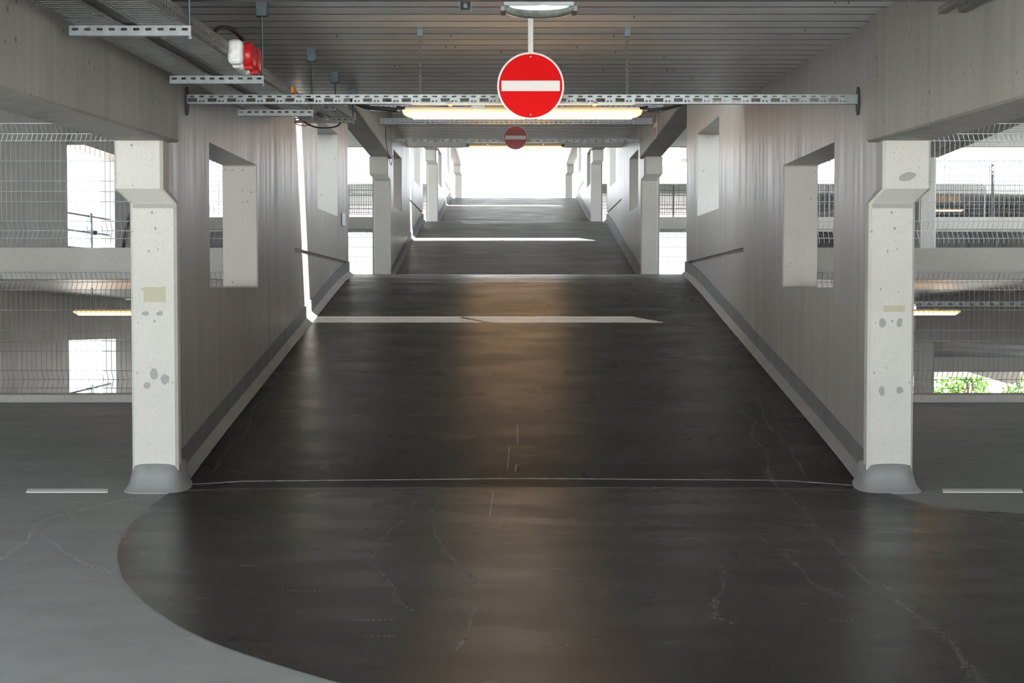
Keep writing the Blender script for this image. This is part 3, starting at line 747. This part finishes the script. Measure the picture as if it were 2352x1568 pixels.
# perforated trays across the second lane
def cross_tray(x0, x1, y, z, label):
    t = thing('perforated_tray', ((x0 + x1) / 2, y, z), label, 'cable tray', 'perforated trays across the second lane')
    n = int((x1 - x0) / 0.08); ub = [0]
    for i in range(n): ub += [i * .08 + .02, i * .08 + .06]
    ub.append(x1 - x0)
    mb = MB(); plate(mb, (1, 0, 0), (0, 0, 1), (x0, y, z), ub, [0, .02, .035, .065, .08, .10], lambda i, j: i % 2 == 1 and j in (1, 3)); solid(mb.build('side_sheet', M['galv'], t))
    mb = MB(); plate(mb, (1, 0, 0), (0, 1, 0), (x0, y, z), ub, [0, .02, .10, .12], lambda i, j: i % 2 == 1 and j == 1); solid(mb.build('bottom_sheet', M['galvd'], t))
    mb = MB(); mb.box(x0, x1, y + .118, y + .12, z, z + .1); mb.build('back_sheet', M['galvd'], t)
    for x in (x0 + 0.9, x1 - 0.9):
        mb = MB(); mb.tube([(x, y + 0.06, z), (x, y + 0.06, sB(y))], 0.006, 6); mb.build('hanger_rod', M['darkhole'], t)
    return t
cross_tray(XL + 0.058, XR - 0.058, 24.0, 2.63, 'perforated tray spanning the second lane just above the far small sign')
cross_tray(XL + 0.058, XR - 0.058, 22.3, 2.64, 'perforated tray spanning the second lane directly behind the bright lamp')

# ------------------------------------------------------------------ lamps
def tube_lamp(x, y, z, L, label, caps=True, rod=None):
    t = thing('tube_lamp', (x, y, z), label, 'lamp', 'long warm tube lamps under the decks')
    w = 0.10; h = 0.075
    def prof(xx, k, z0, kz):  # half-round diffuser
        n = 10; return [(xx, y + k * w / 2 * math.cos(math.pi + math.pi * j / n), z0 + kz * 0.038 * math.sin(math.pi + math.pi * j / n)) for j in range(n + 1)]
    mb = MB(); xs = [(-L / 2, 0.55, 0.35), (-L / 2 + 0.03, 0.85, 0.8), (-L / 2 + 0.07, 1, 1), (L / 2 - 0.07, 1, 1), (L / 2 - 0.03, 0.85, 0.8), (L / 2, 0.55, 0.35)]
    mb.loft([prof(x + a, k, z + 0.048, kz) for a, k, kz in xs]); part(mb.build('diffuser', M['tubeglow'], t, smooth=True), 'softly lit warm diffuser')
    mb = MB(); mb.tube([(x - L / 2 + 0.06, y - w / 2 + 0.006, z + 0.024), (x + L / 2 - 0.06, y - w / 2 + 0.006, z + 0.024)], 0.0145, 10); part(mb.build('glowing_tube', M['tube'], t, smooth=True), 'bright glowing tube')
    mb = MB(); mb.tube([(x - L / 2 + 0.06, y + w / 2 - 0.006, z + 0.024), (x + L / 2 - 0.06, y + w / 2 - 0.006, z + 0.024)], 0.0145, 10); part(mb.build('glowing_tube', M['tube'], t, smooth=True), 'bright glowing tube')
    mb = MB(); mb.box(x - L / 2 - 0.004, x + L / 2 + 0.004, y - w / 2 - 0.006, y + w / 2 + 0.006, z + 0.046, z + 0.064); part(mb.build('rim', M['tubewarm'], t), 'orange lit rim')
    mb = MB(); mb.box(x - L / 2 + 0.01, x + L / 2 - 0.01, y - w / 2 + 0.01, y + w / 2 - 0.01, z + 0.064, z + 0.085); bevel(mb.build('housing', M['lampbody'], t), 0.006)
    for sx in (-1, 1):
        cx = x + sx * L * 0.3
        mb = MB(); mb.box(cx - 0.015, cx + 0.015, y - 0.27, y + 0.03, z + 0.083, z + 0.096); mb.build('mounting_clip', M['galvd'], t)
    if rod:
        for sx in (-1, 1):
            mb = MB(); mb.tube([(x + sx * L * 0.36, y, z + 0.083), (x + sx * L * 0.36, y, rod(y))], 0.007, 6); mb.build('suspension_rod', M['galvd'], t)
    if caps:
        for sx in (-1, 1):
            a = x + sx * L / 2
            mb = MB(); mb.tube([(a - sx * 0.01, y, z + 0.075), (a + sx * 0.05, y, z + 0.085)], 0.013, 8); mb.build('cable_gland', M['black'], t)
    return t
tube_lamp(0.071, 10.22, 1.150, 1.63, 'large bright warm tube lamp below the slotted rail, behind the big no entry sign')
tube_lamp(0.06, 26.75, 2.475, 1.66, 'far warm tube lamp behind the small dull sign, against the sky')
tube_lamp(0.06, 23.2, 2.70, 1.63, 'warm tube lamp over the second lane, hidden behind the bright near lamp', rod=sB)
tube_lamp(-4.70, 18.65, -0.36, 1.62, 'warm tube lamp behind the lower left fence', caps=False, rod=sh(fB, -.235))
tube_lamp(4.85, 18.75, -0.36, 1.62, 'warm tube lamp behind the lower right fence, below a slotted rail', caps=False)
tube_lamp(15.0, 52.0, 2.66, 1.62, 'tiny far warm tube lamp seen through the upper right fence', caps=False, rod=sh(fD, -.235))
tube_lamp(9.3, 34.0, -1.84, 1.7, 'low far warm tube lamp seen near the bottom of the lower right fence', caps=False, rod=sh(fC, -LOW - .235))
# loose wires above the bright lamp
def cable(pts, r, mat, label, name='cable', cat='cable', parent=None, sub=6):
    P_ = [Vector(p) for p in pts]; out = []
    for i in range(len(P_) - 1):
        p0 = P_[max(0, i - 1)]; p1 = P_[i]; p2 = P_[i + 1]; p3 = P_[min(len(P_) - 1, i + 2)]
        for j in range(sub):
            t = j / sub; out.append(0.5 * ((2 * p1) + (p2 - p0) * t + (2 * p0 - 5 * p1 + 4 * p2 - p3) * t * t + (3 * p1 - p0 - 3 * p2 + p3) * t ** 3))
    out.append(P_[-1]); mb = MB(); mb.tube(out, r, 6)
    o = mb.build(name, mat, parent, smooth=True)
    if label and parent is None: tag(o, label, cat, 'cables under the ceiling')
    elif label: part(o, label)
    return o
zc = 1.225
cable([(-0.72, 10.22, 1.222), (-0.6, 10.2, 1.236), (-0.35, 10.22, 1.228), (-0.1, 10.2, 1.24), (0.2, 10.22, 1.228), (0.5, 10.2, 1.24), (0.7, 10.22, 1.226)], 0.006, M['yellow'], 'yellow wire lying along the top of the bright lamp')
cable([(-0.7, 10.24, 1.226), (-0.45, 10.25, 1.246), (-0.2, 10.24, 1.232), (0.1, 10.25, 1.25), (0.4, 10.24, 1.234), (0.72, 10.25, 1.228)], 0.005, M['blue'], 'dark blue wire lying along the top of the bright lamp')
cable([(-0.79, 10.22, 1.22), (-0.86, 10.2, 1.222), (-0.97, 10.15, 1.225), (-1.03, 10.08, 1.235), (-1.08, 10.0, 1.252)], 0.015, M['black'], 'thick black cable from the left end of the bright lamp up to the slotted rail')
cable([(0.93, 10.22, 1.22), (1.02, 10.2, 1.222), (1.09, 10.15, 1.228), (1.14, 10.08, 1.24), (1.17, 10.0, 1.252)], 0.012, M['black'], 'thick black cable from the right end of the bright lamp up to the slotted rail')
mb = MB(); mb.box(-0.27, -0.185, 10.165, 10.17, 1.205, 1.245)
tag(mb.build('white_tag', M['white']), 'small white tag hanging on the wires above the bright lamp', 'tag')
cable([(-2.09, 24.6, 2.66), (-2.085, 24.65, 2.4), (-2.08, 25.5, 2.1), (-2.08, 25.95, 2.31)], 0.006, M['black'], 'thin black cable looping down the left beam of the second lane')

# emergency light, top of the view
t = thing('emergency_light', (0.135, 7.5, 1.36), 'grey emergency light with a curved clear lens above the big sign', 'lamp')
mb = MB(); mb.box(-0.042, 0.312, 7.425, 7.56, 1.402, 1.60); bevel(mb.build('housing', plain('grey_lamp_housing', (0.42, 0.45, 0.46), 0.45), t), 0.008)
mb = MB(); n = 16
def lensring(yk, zk): return [(0.135 + 0.18 * math.cos(math.pi * j / n), 7.505 + yk, 1.402 - zk * 0.85 * math.sin(math.pi * j / n) ** 0.8) for j in range(n + 1)]
mb.loft([lensring(-0.062, 0.028), lensring(-0.045, 0.05), lensring(0.0, 0.058), lensring(0.045, 0.05), lensring(0.062, 0.028)]); part(mb.build('lens', M['lens'], t, smooth=True), 'curved clear lens')
mb = MB(); mb.loft([[(0.135 + 0.15 * math.cos(math.pi * j / n), yy, 1.403 - 0.022 * math.sin(math.pi * j / n)) for j in range(n + 1)] for yy in (7.434, 7.440)]); part(mb.build('reflector', M['lenslit'], t), 'lit white reflector')
mb = MB(); mb.disc_y(0.158, 7.430, 7.436, 1.393, 0.010, 16); part(mb.build('led', M['led'], t), 'bright light source')
for x in (-0.045, 0.315):
    mb = MB(); mb.box(x - 0.014, x + 0.014, 7.44, 7.57, 1.378, 1.408); bevel(mb.build('end_cap', M['galvd'], t), 0.006)
mb = MB(); mb.box(0.1, 0.17, 7.48, 7.53, 1.60, sA(7.5)); mb.build('mount', M['galvd'], t)

# hanging channel bracket beside it
t = thing('channel_bracket', (-0.23, 7.5, 1.38), 'grey channel bracket hanging left of the emergency light', 'bracket')
for x in (-0.262, -0.206):
    mb = MB(); mb.box(x - 0.0015, x + 0.0015, 7.48, 7.53, 1.378, sA(7.5)); mb.build('flange', M['galvd'], t)
mb = MB(); mb.box(-0.262, -0.206, 7.528, 7.532, 1.40, sA(7.5)); mb.build('web', M['darkhole'], t)
mb = MB(); mb.disc_y(-0.234, 7.50, 7.53, 1.415, 0.012, 8); mb.build('bolt', M['zinc_blue'], t)

# short slotted arms at the right beam
t = thing('slotted_bracket', (2.17, 7.4, 1.365), 'slotted steel bracket of two arms at the top of the right beam', 'bracket')
for i, x in enumerate((2.13, 2.20)):
    mb = MB(); ub = [0]
    for q in range(22): ub += [q * 0.045 + 0.012, q * 0.045 + 0.034]
    ub.append(1.0)
    plate(mb, (0, -1, 0), (0, 0, 1), (x, 7.45 - 0.1 * i, 1.365 - 0.012 * i), ub, [0, 0.010, 0.022, 0.032], lambda a, b: a % 2 == 1 and b == 1)
    plate(mb, (1, 0, 0), (0, -1, 0), (x, 7.45 - 0.1 * i, 1.365 - 0.012 * i), [0, 0.04], [0, 1.0], lambda a, b: False)
    solid(mb.build('slotted_arm', M['galvd'], t))

# ------------------------------------------------------------------ cable trays at the left
TZ = lambda y: 1.015 + 0.0275 * y     # underside of the near trays
TZ2 = lambda y: 1.525 + 0.040 * (y - 12.4)   # the raised far trays
TZ1 = lambda y: TZ(11.38) + (TZ2(12.1) - TZ(11.38)) * (y - 11.38) / 0.72
def long_tray(x0, x1, y0, y1, zf, label, group='perforated cable trays at the left'):
    t = thing('cable_tray', ((x0 + x1) / 2, y0, zf(y0)), label, 'cable tray', group)
    w = x1 - x0; L = y1 - y0; sl = (zf(y1) - zf(y0)) / L; n = int(L / 0.05)
    vb = [0.0]
    for i in range(n): vb += [i * .05 + .014, i * .05 + .038]
    vb.append(L)
    ub = [0, 0.008, 0.016, 0.03, w - 0.03, w - 0.016, w - 0.008, w]
    mb = MB(); plate(mb, (1, 0, 0), (0, 1, sl), (x0, y0, zf(y0)), ub, vb, lambda i, j: j % 2 == 1 and i in (1, 3, 5)); solid(mb.build('rung_base', M['galvd'], t))
    mb = MB(); mb.slab(x0 + 0.012, x1 - 0.012, y0 + 0.03, y1 - 0.03, sh(zf, 0.008), sh(zf, 0.045)); part(mb.build('cables', M['black'], t), 'dark cables lying in the tray')
    for x in (x0, x1):
        mb = MB(); plate(mb, (0, 1, sl), (0, 0, 1), (x, y0, zf(y0)), vb, [0, .018, .028, .040, .050, .065], lambda i, j: i % 2 == 1 and j in (1, 3)); solid(mb.build('side_rail', M['galvd'], t))
    return t
long_tray(-2.00, -1.785, 4.2, 11.36, TZ, 'long perforated cable tray at the left, the one next to the concrete beam')
long_tray(-1.715, -1.50, 4.2, 11.36, TZ, 'long perforated cable tray at the left, the outer one carrying the red socket')
long_tray(-2.00, -1.785, 11.38, 12.08, TZ1, 'short tray piece sloping up behind the long slotted rail, on the wall side')
long_tray(-1.715, -1.50, 11.38, 12.08, TZ1, 'short tray piece sloping up behind the long slotted rail, on the open side')
long_tray(-2.00, -1.785, 12.1, 14.3, TZ2, 'raised far cable tray end under the long slotted rail, on the wall side')
long_tray(-1.715, -1.50, 12.1, 14.3, TZ2, 'raised far cable tray end under the long slotted rail, on the open side')
mb = MB(); mb.slab(-1.775, -1.725, 4.2, 11.36, sh(TZ, 0.006), sh(TZ, 0.04))
tag(mb.build('cable_bundle', M['black'], None), 'black cable bundle running in the gap between the two left trays', 'cable', 'cables under the ceiling')  # plain black strip filling the space between the trays
def support(y, label, mat, x0=-2.035, x1=-1.475, zf=TZ):
    z = zf(y) - 0.046
    t = thing('tray_support', ((x0 + x1) / 2, y, z), label, 'support', 'slotted supports under the left trays')
    n = 10; p = (x1 - x0) / n; ub = [0]
    for i in range(n): ub += [i * p + 0.014, i * p + 0.042]
    ub.append(x1 - x0)
    mb = MB(); plate(mb, (1, 0, 0), (0, 0, 1), (x0, y, z), ub, [0, .022, .034, .044], lambda i, j: i % 2 == 1 and j == 1); solid(mb.build('slotted_web', mat, t))
    mb = MB(); mb.box(x0, x1, y, y + 0.04, z - 0.001, z + 0.002); mb.build('lower_flange', mat, t)
    mb = MB(); mb.box(x0, x1, y, y + 0.04, z + 0.042, z + 0.045); mb.build('upper_flange', mat, t)
    xr = x1 - 0.012; zc_ = sA(y)
    mb = MB(); mb.tube([(xr, y + 0.02, z - 0.01), (xr, y + 0.02, zc_ - 0.05)], 0.0065, 8); part(mb.build('threaded_rod', M['zinc_blue'], t), 'blue grey threaded rod')
    mb = MB(); mb.add([(xr - .035, y - .005, zc_), (xr + .035, y - .005, zc_), (xr + .026, y - .005, zc_ - .085), (xr - .026, y - .005, zc_ - .085),
                       (xr - .035, y, zc_), (xr + .035, y, zc_), (xr + .026, y, zc_ - .085), (xr - .026, y, zc_ - .085)],
                      [(0, 1, 2, 3), (4, 5, 6, 7), (0, 1, 5, 4), (1, 2, 6, 5), (2, 3, 7, 6), (3, 0, 4, 7)])
    mb.box(xr - .026, xr + .026, y - .005, y + .045, zc_ - .089, zc_ - .084); mb.box(xr - .034, xr - .030, y, y + .045, zc_ - .09, zc_)
    mb.box(xr + .030, xr + .034, y, y + .045, zc_ - .09, zc_); part(mb.build('ceiling_hanger', M['zinc_blue'], t), 'trapeze ceiling hanger')
    mb = MB(); mb.tube([(xr, y + .02, z - .014), (xr, y + .02, z + .004)], 0.012, 6); mb.build('nut', M['galv'], t)
    return t
support(6.85, 'slotted tray support at the left, nearest the camera', M['galv'])
support(8.85, 'slotted tray support at the left, at the end of the big beam', M['galv'])
support(11.04, 'slotted tray support at the left, just below the long slotted rail', M['galv'])
support(4.9, 'slotted tray support at the left, above the top of the view', M['galv'])
support(12.5, 'dark slotted tray support behind the long slotted rail, under the raised tray', M['galvd'], zf=TZ2)
t = support(13.9, 'farthest dark slotted tray support, with red and black cables looping below it', M['galvd'], zf=TZ2)
cable([(-2.03, 13.93, 1.58), (-2.02, 13.89, 1.53), (-1.96, 13.88, 1.51), (-1.90, 13.89, 1.515), (-1.87, 13.93, 1.56)], 0.005, M['redcable'], 'red cable', parent=t)
cable([(-1.97, 13.93, 1.57), (-1.92, 13.88, 1.53), (-1.82, 13.86, 1.49), (-1.70, 13.86, 1.488), (-1.62, 13.87, 1.51), (-1.60, 13.93, 1.56)], 0.007, M['black'], 'black cable', parent=t)

# red and white socket box on the outer tray
t = thing('socket_box', (-1.46, 8.2, 1.17), 'white and red industrial socket box on the outer tray below the ceiling', 'socket')
def rbox(x0, x1, y0, y1, z0, z1, mat, name, lab=None, w=0.015):
    mb = MB(); mb.box(x0, x1, y0, y1, z0, z1); o = bevel(mb.build(name, mat, t), w, 3)
    if lab: part(o, lab)
    return o
rbox(-1.497, -1.445, 7.95, 8.30, 1.172, 1.30, M['white'], 'base', 'white base box')
for yy in (7.92, 8.10):
    mb = MB(); n = 28
    mb.loft([[(x, yy + 0.08 + r * 1.05 * math.cos(2 * math.pi * j / n), 1.245 + r * math.sin(2 * math.pi * j / n)) for j in range(n)] for x, r in ((-1.455, 0.068), (-1.415, 0.070), (-1.393, 0.066), (-1.384, 0.056), (-1.381, 0.03))])
    cv = part(mb.build('cover', M['redplastic'], t, smooth=True), 'red hinged cover')
    mb = MB(); mb.loft([[(x, yy + 0.08 + r * 1.1 * math.cos(2 * math.pi * j / n), 1.243 + r * math.sin(2 * math.pi * j / n)) for j in range(n)] for x, r in ((-1.46, 0.078), (-1.435, 0.076))]); part(mb.build('collar', M['white'], t), 'white collar')
    mb = MB(); mb.box(-1.44, -1.39, yy + 0.05, yy + 0.11, 1.168, 1.186); bevel(mb.build('latch', M['redplastic'], cv), 0.006)
rbox(-1.505, -1.425, 7.86, 7.945, 1.180, 1.312, M['white'], 'end_cover', 'white end cover', 0.028)
for z in (1.222, 1.268):
    mb = MB(); mb.disc_y(-1.466, 7.852, 7.864, z, 0.018, 20); mb.build('cable_boss', M['white'], t)
cable([(-1.53, 7.6, 1.27), (-1.52, 7.7, 1.335), (-1.48, 7.85, 1.36), (-1.45, 8.0, 1.335), (-1.445, 8.1, 1.30)], 0.013, M['black'], 'thick black cable', parent=t)
mb = MB(); mb.box(-1.50, -1.48, 10.1, 10.2, 1.32, 1.36)
tag(mb.build('cable_tag', M['orange']), 'small orange tag clipped on the side of the outer tray', 'tag')
mb = MB(); mb.box(-2.181, -2.174, 19.05, 19.38, 0.80, 0.96)
tag(mb.build('paper_notice', M['white']), 'blank white paper notice on the left wall at the top of the near ramp', 'notice')

# screws that poke through the ribbed ceiling
pan = None
for i in range(34):
    y = A0 + 0.29 * (39 + random.randint(0, 16)) + 0.04; x = random.uniform(-1.35, 2.05)
    if pan is None:
        mb = MB(); mb.tube([(0, 0, 0.01), (0, 0, -0.016)], 0.003, 5); o = mb.build('screw', M['darkhole'], None, ez=False); o.parent = ceilA; pan = o
    else: o = clone(pan, ceilA)
    o.location = (x, y, sA(y) + EZ)

# ------------------------------------------------------------------ outside: paving and trees
mb = MB(); mb.box(-150, 150, -120, 250, -9.2, -9.0); struct('floor', mb, M['ground'], 'pale paving outside the garage')
def tree(x, y, zb, h, r, label, seed):
    rnd = random.Random(seed)
    t = thing('leafy_tree', (x, y, zb), label, 'tree', 'trees outside beyond the lower right deck')
    mb = MB(); mb.tube([(x, y, zb), (x + .1, y, zb + h * .35), (x, y + .1, zb + h * .7)], 0.16, 8)
    for k in range(6):
        a = rnd.random() * 6.28; mb.tube([(x, y, zb + h * .4), (x + r * .6 * math.cos(a), y + r * .6 * math.sin(a), zb + h * (.6 + .25 * rnd.random()))], 0.05, 6)
    mb.build('trunk', M['bark'], t)
    mb = MB(); cl = []
    for k in range(16):
        u = rnd.uniform(-1, 1); a = rnd.random() * 6.28; s = math.sqrt(1 - u * u)
        cl.append((x + r * .65 * s * math.cos(a), y + r * .65 * s * math.sin(a), zb + h * .62 + u * h * .26, r * rnd.uniform(.28, .45)))
    for k in range(2600):
        cx, cy, cz, cr = cl[k % 16]; d = Vector((rnd.gauss(0, 1), rnd.gauss(0, 1), rnd.gauss(0, 1))).normalized() * cr * rnd.random() ** 0.4
        c = Vector((cx, cy, cz)) + d; n = Vector((rnd.gauss(0, 1), rnd.gauss(0, 1), rnd.gauss(0, 1) + .6)).normalized()
        u = n.orthogonal().normalized() * rnd.uniform(.07, .14); v = n.cross(u).normalized() * rnd.uniform(.05, .10)
        mb.quad(c - u, c - v, c + u, c + v)
    mb.build('foliage', M['leaf'], t)
    return t
for i, (x, y, h, r, lab) in enumerate([(21.6, 77, 4.4, 1.5, 'leftmost low green tree outside below the right deck'), (24.9, 81, 5.2, 1.5, 'green tree outside below the right deck, second from the left'), (27.6, 77, 4.6, 1.4, 'green tree outside below the right deck, third from the left'), (29.0, 84, 5.0, 1.5, 'green tree outside below the right deck, at the right edge')]):
    tree(x, y, -9.0, h, r, lab, 40 + i)
